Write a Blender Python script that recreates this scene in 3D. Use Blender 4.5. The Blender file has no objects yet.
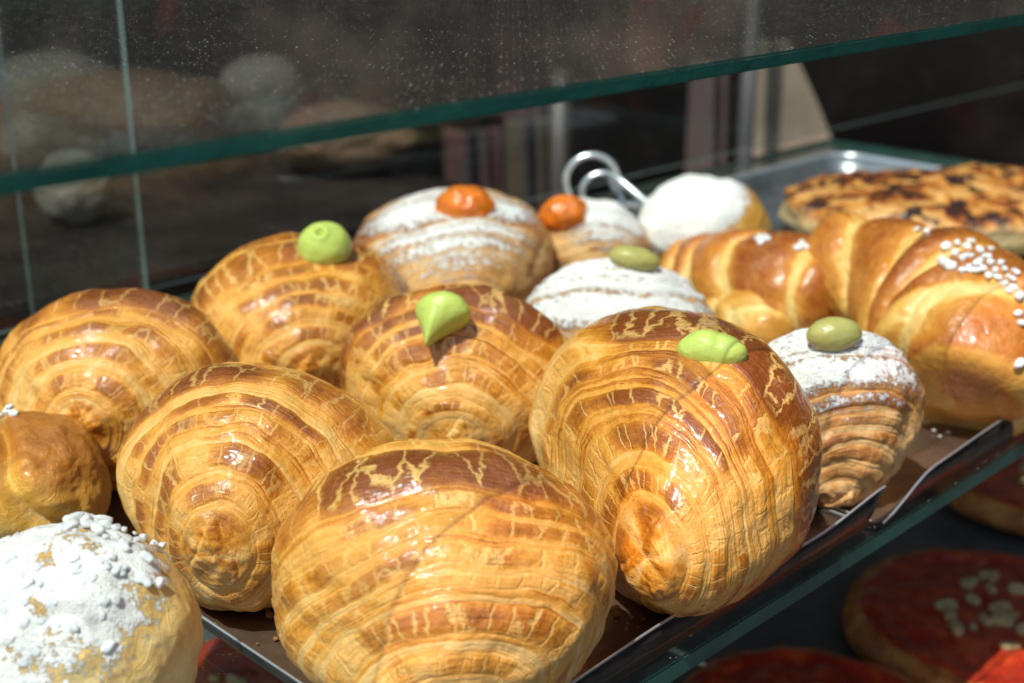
import bpy, bmesh, math, random
import numpy as np
from mathutils import Vector, Matrix

random.seed(7)
S = bpy.context.scene
COL = S.collection
R = math.radians

# ------------------------------------------------------------------ camera
F = 1337.0
PITCH = R(19.3)
H = 0.28
cam_d = bpy.data.cameras.new('camera')
cam = bpy.data.objects.new('camera', cam_d)
COL.objects.link(cam)
cam.location = (0, 0, H)
cam.rotation_euler = (math.pi/2 - PITCH, 0, 0)
cam_d.sensor_width = 36
cam_d.lens = F/1024*36
cam_d.clip_start = 0.01
cam_d.clip_end = 200
cam_d.dof.use_dof = True
cam_d.dof.focus_distance = 0.50
cam_d.dof.aperture_fstop = 8.5
S.camera = cam
CP, SP = math.cos(PITCH), math.sin(PITCH)

def ray(px, py):
    x = (px-512)/F; y = (341.5-py)/F
    return np.array([x, CP+SP*y, -SP+CP*y])
def at(px, py, t):                       # point at depth t
    d = ray(px, py)*t
    return np.array([d[0], d[1], H+d[2]])
def onz(px, py, z):                      # point at height z
    d = ray(px, py); t = (z-H)/d[2]
    return np.array([d[0]*t, d[1]*t, z])
def depth(p):
    return p[..., 1]*CP-(p[..., 2]-H)*SP
def project(P):
    t = depth(P)
    up = P[..., 1]*SP+(P[..., 2]-H)*CP
    return 512+F*P[..., 0]/t, 341.5-F*up/t
D1 = np.array([.70711, .70711, 0]); D2 = np.array([-.70711, .70711, 0])
def uv(u, v, z=0.0):
    return D1*u+D2*v+np.array([0, 0, z])

# ------------------------------------------------------------------ noise
_rng = np.random.RandomState(3)
_T = _rng.rand(32, 32, 32).astype(np.float32)
def vnoise(P):
    P = np.asarray(P, dtype=np.float64)
    i = np.floor(P).astype(int); f = P-i
    f = f*f*(3-2*f)
    i0 = i & 31; i1 = (i+1) & 31
    x0, y0, z0 = i0[..., 0], i0[..., 1], i0[..., 2]
    x1, y1, z1 = i1[..., 0], i1[..., 1], i1[..., 2]
    fx, fy, fz = f[..., 0], f[..., 1], f[..., 2]
    a = _T[x0, y0, z0]*(1-fx)+_T[x1, y0, z0]*fx
    b = _T[x0, y1, z0]*(1-fx)+_T[x1, y1, z0]*fx
    c = _T[x0, y0, z1]*(1-fx)+_T[x1, y0, z1]*fx
    d = _T[x0, y1, z1]*(1-fx)+_T[x1, y1, z1]*fx
    return ((a*(1-fy)+b*fy)*(1-fz)+(c*(1-fy)+d*fy)*fz)*2-1
def fbm(P, o=3):
    s = 0; a = 1; n = 0
    for k in range(o):
        s = s+a*vnoise(P*2**k+k*7.3); n += a; a *= .5
    return s/n
def sst(a, b, x):
    t = np.clip((x-a)/(b-a), 0, 1)
    return t*t*(3-2*t)

# ------------------------------------------------------------------ object helpers
def link(o, parent=None):
    COL.objects.link(o)
    if parent: o.parent = parent
    return o
def tag(o, label=None, cat=None, group=None, kind=None):
    if label: o['label'] = label
    if cat: o['category'] = cat
    if group: o['group'] = group
    if kind: o['kind'] = kind
    return o
def empty(name, loc):
    o = bpy.data.objects.new(name, None); o.location = loc
    o.empty_display_size = .02
    return link(o)
def mesh_obj(name, verts, faces, mat, parent=None, smooth=True, loc=None, attrs=None):
    me = bpy.data.meshes.new(name)
    verts = np.asarray(verts, dtype=np.float32)
    faces = np.asarray(faces, dtype=np.int32)
    n = len(verts); k = faces.shape[1]; m = len(faces)
    me.vertices.add(n); me.vertices.foreach_set('co', verts.ravel())
    me.loops.add(m*k); me.loops.foreach_set('vertex_index', faces.ravel())
    me.polygons.add(m)
    me.polygons.foreach_set('loop_start', np.arange(0, m*k, k, dtype=np.int32))
    me.polygons.foreach_set('loop_total', np.full(m, k, dtype=np.int32))
    me.update(calc_edges=True)
    me.polygons.foreach_set('use_smooth', np.full(m, smooth, dtype=bool))
    for an, av in (attrs or {}).items():
        av = np.asarray(av, dtype=np.float32)
        if av.ndim == 1:
            me.attributes.new(an, 'FLOAT', 'POINT').data.foreach_set('value', av)
        else:
            me.attributes.new(an, 'FLOAT_VECTOR', 'POINT').data.foreach_set('vector', av.ravel())
    me.materials.append(mat)
    me.validate()
    o = bpy.data.objects.new(name, me)
    if loc is not None and parent is None: o.location = loc
    return link(o, parent)
def grid_faces(nt, nph):
    i = np.arange(nt-1)[:, None]; j = np.arange(nph)[None, :]; j1 = (j+1) % nph
    return np.stack([i*nph+j, (i+1)*nph+j, (i+1)*nph+j1, i*nph+j1], -1).reshape(-1, 4)
def grid_normals(V, nt, nph):
    G = V.reshape(nt, nph, 3)
    dp = np.roll(G, -1, 1)-np.roll(G, 1, 1)
    dt = np.gradient(G, axis=0)
    N = np.cross(dt, dp)
    return (N/(np.linalg.norm(N, axis=2, keepdims=True)+1e-12)).reshape(-1, 3)
def bm_obj(name, bm, mat, parent=None, smooth=False, loc=None):
    me = bpy.data.meshes.new(name); bm.to_mesh(me); bm.free()
    for m in (mat if isinstance(mat, list) else [mat]): me.materials.append(m)
    if smooth:
        for p in me.polygons: p.use_smooth = True
    o = bpy.data.objects.new(name, me)
    if loc is not None: o.location = loc
    return link(o, parent)
def tube(name, pts, r, mat, parent=None, loc=(0, 0, 0), n=10, closed=False):
    P = np.array(pts, float)-np.array(loc)
    m = len(P); V = []
    up = np.array([.13, .21, .97])
    for i in range(m):
        a = P[(i-1) % m] if (closed or i > 0) else P[i]
        b = P[(i+1) % m] if (closed or i < m-1) else P[i]
        t = b-a; t /= np.linalg.norm(t)
        s = np.cross(t, up); s /= np.linalg.norm(s); w = np.cross(s, t)
        rr = r[i] if hasattr(r, '__len__') else r
        for k in range(n):
            c = 2*math.pi*k/n
            V.append(P[i]+rr*(math.cos(c)*s+math.sin(c)*w))
    fs = []
    for i in range(m if closed else m-1):
        for k in range(n):
            i2 = (i+1) % m; k2 = (k+1) % n
            fs.append((i*n+k, i2*n+k, i2*n+k2, i*n+k2))
    return mesh_obj(name, V, fs, mat, parent, True, loc)
def catmull(P, n):
    P = np.array(P, float)
    Q = np.vstack([2*P[0]-P[1], P, 2*P[-1]-P[-2]])
    out = []
    t = np.linspace(0, len(P)-1-1e-9, n)
    for x in t:
        i = int(x); f = x-i
        p0, p1, p2, p3 = Q[i:i+4]
        out.append(.5*(2*p1+(p2-p0)*f+(2*p0-5*p1+4*p2-p3)*f*f+(3*p1-p0-3*p2+p3)*f**3))
    return np.array(out)

# ------------------------------------------------------------------ materials
class NT:
    def __init__(s, name):
        s.m = bpy.data.materials.new(name); s.m.use_nodes = True
        s.t = s.m.node_tree; s.n = s.t.nodes; s.l = s.t.links
        s.n.clear()
        s.out = s.n.new('ShaderNodeOutputMaterial')
    def new(s, typ, **kw):
        n = s.n.new(typ)
        for k, v in kw.items():
            if k in ('ins',):
                for a, b in v.items(): s.set(n, a, b)
            else: setattr(n, k, v)
        return n
    def set(s, n, key, val):
        sock = n.inputs[key]
        if isinstance(val, bpy.types.NodeSocket): s.l.new(val, sock)
        else: sock.default_value = val
    def math(s, op, a, b=0.0, c=None, clamp=False):
        n = s.new('ShaderNodeMath', operation=op); n.use_clamp = clamp
        s.set(n, 0, a); s.set(n, 1, b)
        if c is not None: s.set(n, 2, c)
        return n.outputs[0]
    def sstep(s, a, b, x):
        n = s.new('ShaderNodeMapRange', interpolation_type='SMOOTHSTEP')
        s.set(n, 'Value', x); s.set(n, 'From Min', a); s.set(n, 'From Max', b)
        return n.outputs[0]
    def attr(s, name, vec=False):
        n = s.new('ShaderNodeAttribute', attribute_name=name)
        return n.outputs['Vector' if vec else 'Fac']
    def noise(s, vec, scale, detail=3, rough=.5, col=False, dist=0.0):
        n = s.new('ShaderNodeTexNoise')
        s.set(n, 'Vector', vec); s.set(n, 'Scale', scale); s.set(n, 'Detail', detail)
        s.set(n, 'Roughness', rough); s.set(n, 'Distortion', dist)
        return n.outputs['Color' if col else 'Fac']
    def ramp(s, fac, stops, interp='LINEAR'):
        n = s.new('ShaderNodeValToRGB'); e = n.color_ramp.elements
        n.color_ramp.interpolation = interp
        while len(e) < len(stops): e.new(.5)
        for i, (p, c) in enumerate(stops):
            e[i].position = p; e[i].color = (*c, 1)
        s.set(n, 'Fac', fac); return n.outputs[0]
    def mix(s, f, a, b, blend='MIX'):
        n = s.new('ShaderNodeMix', data_type='RGBA', blend_type=blend)
        s.set(n, 0, f)
        for k, v in ((6, a), (7, b)):
            if isinstance(v, tuple) and len(v) == 3: v = (*v, 1)
            s.set(n, k, v)
        return n.outputs[2]
    def obj(s): return s.new('ShaderNodeTexCoord').outputs['Object']
    def bump(s, h, dist, strength=1.0, normal=None):
        n = s.new('ShaderNodeBump')
        s.set(n, 'Height', h); s.set(n, 'Distance', dist); s.set(n, 'Strength', strength)
        if normal is not None: s.set(n, 'Normal', normal)
        return n.outputs[0]
    def principled(s, **kw):
        n = s.new('ShaderNodeBsdfPrincipled')
        for k, v in kw.items():
            k = k.replace('_', ' ')
            if isinstance(v, tuple) and len(v) == 3 and n.inputs[k].type == 'RGBA': v = (*v, 1)
            s.set(n, k, v)
        s.l.new(n.outputs[0], s.out.inputs[0])
        return n

def simple(name, col, rough=.5, metal=0.0, var=.25, scale=60, bump=.0003, spec=.5, coat=0.0, sss=0.0, bscale=None):
    t = NT(name); o = t.obj()
    n = t.noise(o, scale, 5, .6)
    dark = tuple(c*(1-var) for c in col); lite = tuple(min(1, c*(1+var)) for c in col)
    c = t.ramp(n, [(.3, dark), (.7, lite)])
    b = t.bump(t.noise(o, bscale or scale*6, 4, .6), bump)
    kw = dict(Base_Color=c, Roughness=rough, Metallic=metal, Specular_IOR_Level=spec, Coat_Weight=coat, Normal=b)
    if sss:
        kw['Subsurface_Weight'] = sss; kw['Subsurface_Radius'] = (.004, .003, .0015); kw['Subsurface_Scale'] = 1.0
    t.principled(**kw)
    return t.m

def pastry_mat(name, stops, crack_col=(.62, .36, .11), rough=(.5, .24), coat=.75, streakw=.66, patchw=.60, grain=1.0):
    t = NT(name); o = t.obj()
    B = t.attr('brown'); st = t.attr('strk', True); ck = t.attr('crk', True)
    ca = t.attr('crackamt'); du = t.attr('dust')
    patch = t.noise(o, 75, 4, .6)
    fine = t.noise(o, 420, 4, .65)
    streak = t.noise(st, 1.0, 6, .66)
    # crack network
    wob = t.new('ShaderNodeVectorMath', operation='SCALE', ins={0: t.noise(o, 190, 3, .6, col=True), 'Scale': .42}).outputs[0]
    cv = t.new('ShaderNodeVectorMath', operation='ADD', ins={0: ck, 1: wob}).outputs[0]
    v = t.new('ShaderNodeTexVoronoi', feature='DISTANCE_TO_EDGE', ins={'Vector': cv, 'Scale': 1.0, 'Randomness': 1.0})
    wn = t.noise(o, 110, 2)
    width = t.math('MULTIPLY_ADD', wn, .12, .01)
    cr = t.math('SUBTRACT', 1.0, t.sstep(0.01, width, v.outputs['Distance']))
    v2 = t.new('ShaderNodeTexVoronoi', feature='DISTANCE_TO_EDGE', ins={'Vector': cv, 'Scale': 2.7, 'Randomness': 1.0})
    cr2 = t.math('SUBTRACT', 1.0, t.sstep(0.0, .07, v2.outputs['Distance']))
    crk = t.math('MAXIMUM', cr, t.math('MULTIPLY', cr2, t.math('MULTIPLY', t.sstep(.45, .7, patch), .35)))
    crk = t.math('MULTIPLY', crk, ca, clamp=True)
    b = t.math('ADD', B, t.math('MULTIPLY', t.math('SUBTRACT', patch, .5), patchw))
    b = t.math('ADD', b, t.math('MULTIPLY', t.math('SUBTRACT', streak, .5), streakw))
    b = t.math('ADD', b, t.math('MULTIPLY', t.math('SUBTRACT', fine, .5), .34*grain))
    b = t.math('ADD', b, t.math('MULTIPLY', t.math('SUBTRACT', t.noise(o, 1200, 3, .6), .5), .16*grain), clamp=True)
    col = t.ramp(b, stops)
    col = t.mix(t.math('MULTIPLY', t.math('MULTIPLY', crk, t.math('MULTIPLY_ADD', patch, .9, .38, clamp=True)), t.sstep(.15, .5, b)), col, crack_col)
    # powder
    dn = t.noise(o, 330, 5, .75); dn2 = t.noise(o, 1100, 2, .6)
    dd = t.math('ADD', du, t.math('ADD', t.math('MULTIPLY', t.math('SUBTRACT', dn, .5), 1.7),
                                   t.math('MULTIPLY', t.math('SUBTRACT', dn2, .5), .5)))
    dm = t.math('MULTIPLY', t.sstep(.42, .62, dd), t.math('GREATER_THAN', du, .02))
    col = t.mix(t.math('MULTIPLY', dm, .93), col, (.86, .85, .83))
    glz = t.sstep(.25, .6, t.math('SUBTRACT', b, t.math('MULTIPLY', crk, .4)))
    rg = t.math('ADD', rough[0], t.math('MULTIPLY', glz, rough[1]-rough[0]))
    rg = t.math('ADD', rg, t.math('MULTIPLY', t.math('SUBTRACT', fine, .5), .25))
    rg = t.mix(dm, rg, (1, 1, 1))
    cw = t.math('MULTIPLY', t.math('SUBTRACT', 1.0, dm), t.math('MULTIPLY', t.math('MULTIPLY_ADD', glz, .55, .45), coat))
    hh = t.math('ADD', t.math('MULTIPLY', streak, 1.0), t.math('MULTIPLY', fine, .5*grain))
    hh = t.math('SUBTRACT', hh, t.math('MULTIPLY', crk, .35))
    hh = t.math('ADD', hh, t.math('MULTIPLY', dm, t.math('ADD', .8, dn2)))
    nb = t.bump(hh, .0009, .9)
    nb = t.bump(t.noise(o, 1300, 3, .6), .00025, .8, nb)
    wr = t.noise(o, 170, 3, .55, dist=1.0)
    nb = t.bump(wr, .0009, .7, nb)
    cn = t.bump(wr, .0010, .8, t.bump(hh, .00022, .6))
    t.principled(Base_Color=col, Roughness=rg, Coat_Weight=cw, Coat_Roughness=.06, Coat_IOR=1.65, Coat_Normal=cn, Normal=nb,
                 Specular_IOR_Level=.45, Subsurface_Weight=.12, Subsurface_Radius=(.006, .003, .001), Subsurface_Scale=1.0)
    return t.m

M_LAYER = pastry_mat('laminated_glazed_dough', [(0, (.88, .54, .185)), (.26, (.84, .415, .085)), (.46, (.78, .325, .036)),
                     (.68, (.56, .182, .012)), (1, (.26, .064, .006))], crack_col=(.88, .52, .15))
M_PALE = pastry_mat('powdered_laminated_dough', [(0, (.78, .50, .22)), (.35, (.66, .34, .10)), (.6, (.50, .20, .05)),
                    (1, (.26, .08, .02))], crack_col=(.7, .42, .16), coat=.12)
M_CROIS = pastry_mat('smooth_croissant_crust', [(0, (.82, .56, .20)), (.3, (.76, .40, .08)), (.55, (.60, .22, .028)),
                     (.8, (.38, .10, .012)), (1, (.2, .05, .01))], crack_col=(.8, .5, .17), coat=.3, streakw=.3, patchw=.35, grain=.6, rough=(.42, .25))
M_BUN = pastry_mat('soft_golden_bun_crust', [(0, (.82, .60, .27)), (.30, (.80, .43, .07)), (.65, (.56, .20, .02)),
                   (1, (.28, .08, .01))], coat=.35, streakw=.06, patchw=.4, grain=.45, rough=(.38, .28))
M_SUGAR = simple('white_sugar_grains', (.86, .85, .83), .5, var=.06, scale=400, bump=.0002, sss=.2)
M_GREEN = simple('pistachio_cream', (.50, .60, .125), .36, var=.07, scale=120, bump=.00025, sss=.3, coat=.1)
M_OLIVE = simple('dull_green_cream', (.42, .38, .11), .36, var=.1, scale=120, bump=.0002, sss=.15, coat=.2)
M_JAM = simple('apricot_jam', (.66, .17, .010), .22, var=.3, scale=130, bump=.0006, coat=.5, sss=.5, bscale=260)
M_STEEL = simple('polished_steel', (.74, .77, .80), .3, .8, var=.1, scale=50, bump=.0001)
M_WIRE = simple('bright_wire', (.80, .83, .83), .25, .75, var=.1, scale=200, bump=.0001)
M_CRUMB = simple('pastry_crumb', (.55, .28, .08), .6, var=.3, scale=300, bump=.0006)
M_CHEESE = simple('pale_cheese_bits', (.62, .46, .20), .45, var=.25, scale=200, bump=.0006, coat=.2)

def foil_mat():
    t = NT('brown_foil_board'); o = t.obj()
    n = t.noise(o, 25, 5, .6); n2 = t.noise(o, 700, 3, .6)
    c = t.ramp(n, [(.3, (.17, .115, .085)), (.7, (.32, .215, .15))])
    c = t.mix(t.math('MULTIPLY', t.math('GREATER_THAN', n2, .66), .5), c, (.5, .35, .2))
    b = t.bump(t.noise(o, 45, 4, .5), .002)
    t.principled(Base_Color=c, Metallic=.75, Roughness=t.math('MULTIPLY_ADD', n, .3, .18), Normal=b)
    return t.m
M_FOIL = foil_mat()
def foil_side_mat():
    t = NT('grey_foil_board'); o = t.obj()
    n = t.noise(o, 35, 4, .6)
    c = t.ramp(n, [(.3, (.05, .046, .043)), (.7, (.12, .105, .095))])
    b = t.bump(t.noise(o, 60, 3, .5), .0015)
    t.principled(Base_Color=c, Metallic=.7, Roughness=.28, Normal=b)
    return t.m
M_FOILSIDE = foil_side_mat()

def glass_mat(name, dust=0.0, plane='z', tint=(.90, .955, .94), thr=.09):
    t = NT(name); g = t.new('ShaderNodeNewGeometry')
    o = t.obj()
    tr = t.new('ShaderNodeBsdfTransparent', ins={'Color': (*tint, 1)})
    gl = t.new('ShaderNodeBsdfGlossy', ins={'Color': (.95, .97, .96, 1), 'Roughness': .01})
    fr = t.new('ShaderNodeFresnel', ins={'IOR': t.math('MULTIPLY_ADD', g.outputs['Backfacing'], 1/1.45-1.45, 1.45)})
    mx = t.new('ShaderNodeMixShader'); t.set(mx, 0, fr.outputs[0])
    t.l.new(tr.outputs[0], mx.inputs[1]); t.l.new(gl.outputs[0], mx.inputs[2])
    last = mx.outputs[0]
    if dust:
        ov = o
        if plane == 'v':
            sx = t.new('ShaderNodeSeparateXYZ', ins={0: o})
            ov = t.new('ShaderNodeCombineXYZ', ins={0: t.math('MULTIPLY', t.math('ADD', sx.outputs[0], sx.outputs[1]), .707), 1: sx.outputs[2]}).outputs[0]
        v = t.new('ShaderNodeTexVoronoi', feature='F1', voronoi_dimensions='2D', ins={'Vector': ov, 'Scale': 430.0})
        sel = t.new('ShaderNodeSeparateColor', ins={0: v.outputs['Color']})
        big = t.noise(o, 9, 3, .6)
        rad = t.math('MULTIPLY', t.math('POWER', sel.outputs[0], 4.0), .13)
        sp = t.math('LESS_THAN', v.outputs['Distance'], rad)
        sp = t.math('MULTIPLY', sp, t.math('GREATER_THAN', t.math('MULTIPLY', sel.outputs[1], big), .29))
        film = t.math('MULTIPLY', t.sstep(.45, .75, t.noise(o, 30, 5, .7)), .006)
        f = t.math('MULTIPLY', t.math('MAXIMUM', t.math('MULTIPLY', sp, 1.0), t.math('ADD', film, .004)), dust)
        df = t.new('ShaderNodeBsdfDiffuse', ins={'Color': (.62, .61, .58, 1)})
        m2 = t.new('ShaderNodeMixShader'); t.set(m2, 0, f)
        t.l.new(last, m2.inputs[1]); t.l.new(df.outputs[0], m2.inputs[2]); last = m2.outputs[0]
    t.l.new(last, t.out.inputs[0])
    return t.m
M_GLASS = glass_mat('dusty_shelf_glass', 1.0)
M_DOOR = glass_mat('sliding_door_glass', .8, 'v', (.93, .96, .95))
def edge_mat(name, c):
    t = NT(name); o = t.obj()
    n = t.noise(o, 30, 4, .6)
    col = t.ramp(n, [(.3, tuple(x*.55 for x in c)), (.7, c)])
    t.principled(Base_Color=col, Roughness=.13, Coat_Weight=.3, Coat_Roughness=.05,
                 Normal=t.bump(t.noise(o, 300, 3, .6), .0002), Transmission_Weight=.25)
    return t.m
M_EDGE = edge_mat('green_glass_edge', (.024, .135, .108))
M_EDGE_L = edge_mat('pale_glass_edge', (.30, .40, .36))

# ------------------------------------------------------------------ pastry builders
VIS = {}
def band_edges(seed, style, CR=1.15):
    last = 1
    r = random.Random(seed)
    x = r.uniform(.26, .34)
    e = [0.0, x]
    while x < 3.2:
        if style == 'crown' and CR < x < CR+.3:
            w = r.uniform(.48, .62); e.append(x+w); x += w; continue
        k = r.random()
        if last == 1:
            for _ in range(r.choice([1, 2, 3, 4])):
                x += r.uniform(.016, .045); e.append(x)
            last = 0
        else:
            x += r.uniform(.09, .19); e.append(x); last = 1
    return np.array(e)

def finish(name, Vw, N, nt, nph, mat, parent, base, attrs, key):
    o = mesh_obj(name, Vw-base, grid_faces(nt, nph), mat, parent, True, None if parent else base, attrs)
    if key:
        old = VIS.get(key)
        VIS[key] = (Vw, N) if old is None else (np.vstack([old[0], Vw]), np.vstack([old[1], N]))
    return o

def solve(box, c, cz):
    x0, x1, y0, y1 = box
    cx, cy = (x0+x1)/2, (y0+y1)/2
    P = onz(cx, cy, cz)
    t = depth(P)
    a = (x1-x0)/2*t/F
    d = ray(cx, cy); e = math.atan2(-d[2], math.hypot(d[0], d[1]))
    V = (y1-y0)/2*t/F
    b2 = (V*V-(c*math.cos(e))**2)/math.sin(e)**2
    b = math.sqrt(max(b2, (a*.7)**2))
    return P, a, b

FIT = {}
def roll(box, c, pole, seed, mat=None, style='crown', nt=420, nph=480, taper=.18, amp=1.0, crack=1.0,
         top_brown=.28, brown0=.0, dust=None, flap=0.0, parent=None, key=None, name='body', bands=True, disp=None,
         lump=1.0, bmul=1.0, bmax=None, lift=0.0, lam=1.0, ck=4.6, cap=True, crown_at=1.25, fitted=False):
    mat = mat or M_LAYER
    cz = c*.93+lift
    fk = (tuple(box), seed)
    if not fitted and fk not in FIT:
        FIT[fk] = list(box)
        for _ in range(3):
            Vp = roll(box, c, pole, seed, mat, style, 90, 110, taper, amp, crack, top_brown, brown0, dust, flap, None, None, name, bands, disp,
                      lump, bmul, bmax, lift, lam, ck, cap, crown_at, True)
            X, Y = project(Vp)
            got = [X.min(), X.max(), Y.min(), Y.max()]
            # the front underside is hidden, so only the sides and the top are matched exactly
            FIT[fk] = [f+(t_-g) for i, (f, t_, g) in enumerate(zip(FIT[fk], box, got))]
    P, a, b = solve(box if not FIT.get(fk) else FIT[fk], c, cz)
    if bmax: b = min(b, bmax)
    base = np.array([P[0], P[1], lift])
    # pole direction in unit sphere space
    if len(pole) == 2:
        d = ray(*pole); o = (np.array([0, 0, H])-P)/np.array([a, b, c]); dd = d/np.array([a, b, c])
        A = dd@dd; Bq = 2*o@dd; Cq = o@o-1; disc = max(Bq*Bq-4*A*Cq, 0)
        tt = (-Bq-math.sqrt(disc))/(2*A); p = o+dd*tt
    else:
        p = np.array(pole, float)
    p = p/np.linalg.norm(p)
    e1 = np.cross(p, [0.1, 0, 1.0]); e1 /= np.linalg.norm(e1); e2 = np.cross(p, e1)
    if e2[2] < 0: e2 = -e2; e1 = -e1
    th = np.linspace(.004, math.pi-.004, nt)[:, None]*np.ones((1, nph))
    ph = np.ones((nt, 1))*np.linspace(0, 2*math.pi, nph, endpoint=False)[None, :]
    th = th.ravel(); ph = ph.ravel()
    u = np.cos(th)[:, None]*p+np.sin(th)[:, None]*(np.cos(ph)[:, None]*e1+np.sin(ph)[:, None]*e2)
    so = seed*3.71
    thw = th+(.15*fbm(u*1.4+so, 2)*np.sin(th)+.030*fbm(u*4.0+so, 2)+.007*fbm(u*16+so, 2))*sst(0, .4, th)+.07*np.sin(th)*(np.cos(ph)**2-.4)
    cdir = np.stack([np.cos(ph), np.sin(ph)], 1)
    if bands:
        E = band_edges(seed, style, crown_at)
        idx = np.clip(np.searchsorted(E, thw)-1, 0, len(E)-2)
        w = E[idx+1]-E[idx]; t = np.clip((thw-E[idx])/w, 0, 1)
        prof = 1-np.abs(2*t-1)**2.6
        rr = np.random.RandomState(seed+5).rand(len(E)+2)
        wide = sst(.05, .11, w)
        h = prof*np.minimum(w, .34)*.0034*(.7+.6*rr[idx])*amp
        # each layer's edge stands proud of the next one
        h += (t)*(.0001+.0008*rr[idx+1]*wide)*amp*(.2+1.0*sst(-.3, .4, fbm(u*3+so+9, 2)))
        groove = np.exp(-(np.minimum(t, 1-t)*w*55)**2)
        h -= groove*.00020*amp*(.25+.75*wide)*(.3+.9*sst(-.3, .3, fbm(u*4+so+13, 2)))
        brk = sst(-.30, .22, fbm(np.stack([idx*5.3+so, cdir[:, 0]*2.2+7, cdir[:, 1]*2.2+7], 1), 2))
        brown = brown0+.10+wide*np.clip(prof, 0, 1)**.4*(.36+.32*rr[idx])*(.15+.90*brk)+(1-wide)*(.10+(rr[idx]-.5)*.45)
        if style == 'crown': brown += np.where(w > .4, .20, 0)*prof**.4
        brown -= groove*.08
        brown += .50*np.exp(-((1-t)*w/.010)**2)*sst(-.15, .35, fbm(u*4.5+so+50, 3))*sst(.1, .6, brk+.3)
        ridx = idx
    else:
        prof = np.ones_like(th); h = 0*th; brown = brown0+0*th; w = 1+0*th; ridx = 0*th
        wide = 1+0*th
    strk = np.stack([thw*52, cdir[:, 0]*2.6*lam, cdir[:, 1]*2.6*lam], 1)+so
    kk = (1-sst(.20, .34, thw))[:, None]
    strk = strk*(1-kk)+(u*np.array([9, 9, 16])+so)*kk
    if bands: h += fbm(np.stack([thw*60, cdir[:, 0]*4, cdir[:, 1]*4], 1)+so, 3)*.00016*amp
    h += fbm(u*1.6+so+4, 3)*.0050*lump+fbm(u*9+so, 2)*.0005*lump
    # folded tip at the pole
    if bands and cap:
        inn = 1-sst(.22, .34, thw)
        x_ = th*np.cos(ph); y_ = th*np.sin(ph)       # y_ points up the roll
        tri = sst(-.06, .04, .17-np.abs(x_+.06*math.sin(seed))*1.1-(y_+.02)*.6+.04*fbm(u*7+so, 2))*sst(-.35, -.28, y_)
        h += inn*(.0014*tri+.0022*fbm(u*6+so+3, 3)-.0008)+.0032*(c/.05)**3*np.exp(-(th/.42)**2)
        edge_ = np.exp(-((tri-.5)/.28)**2)
        brown += inn*(-.04+.42*fbm(u*5.5+so+40, 2)-.15*edge_)
        h -= inn*edge_*.0008
    if flap:
        # outer sheet lifting on the left side
        side = sst(.25, .8, -u[:, 0])*sst(-.3, .2, u[:, 2])
        h += flap*side*sst(1.25, 1.32, thw)*(1-sst(1.32, 2.0, thw))
        brown -= .55*side*sst(1.1, 1.25, thw)
    if disp is not None:
        dh, db = disp(u, th, ph, P, a, b, c); h += dh; brown += db
    brown += top_brown*sst(-.1, .95, u[:, 2])-.16*sst(.2, -.8, u[:, 2])+.10*fbm(u*2.5+so+20, 2)
    crackamt = crack*sst(.30, .42, thw)*sst(.2, .55, prof*wide)*(.55+.45*sst(-.4, .3, fbm(u*2.3+so+30, 2)))
    crk = np.stack([thw*1.3+ridx*2.7, cdir[:, 0]*ck, cdir[:, 1]*ck], 1)+so
    du = np.zeros_like(th)
    if dust is not None: du = dust(u, th, ph, prof)
    h += .0003*sst(.5, .9, du)
    # body shape
    fr = -(u@p)*0+(u@p)
    sc = 1-taper*sst(0, 1, fr)
    ex = np.array([a, b, c])
    nrm = u/ex; nrm /= np.linalg.norm(nrm, axis=1)[:, None]
    V = u*ex
    V[:, 0] = V[:, 0]*sc
    V += nrm*h[:, None]
    zc = -.93*c
    V[:, 2] = np.where(V[:, 2] < zc*.86, zc*.86+(V[:, 2]-zc*.86)*.42, V[:, 2])
    mz = V[:, 2].min()
    V[:, 2] -= mz if False else 0
    Vw = V+P
    low = Vw[:, 2].min()-lift
    Vw[:, 2] -= low*sst(.3, -.9, u[:, 2])     # seat the underside on what carries it
    if fitted: return Vw
    N = grid_normals(Vw, nt, nph)
    if (N*nrm).sum() < 0: N = -N
    return finish(name, Vw, N, nt, nph, mat, parent, base, dict(brown=brown*bmul, strk=strk, crk=crk, crackamt=crackamt, dust=du), key), base

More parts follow.
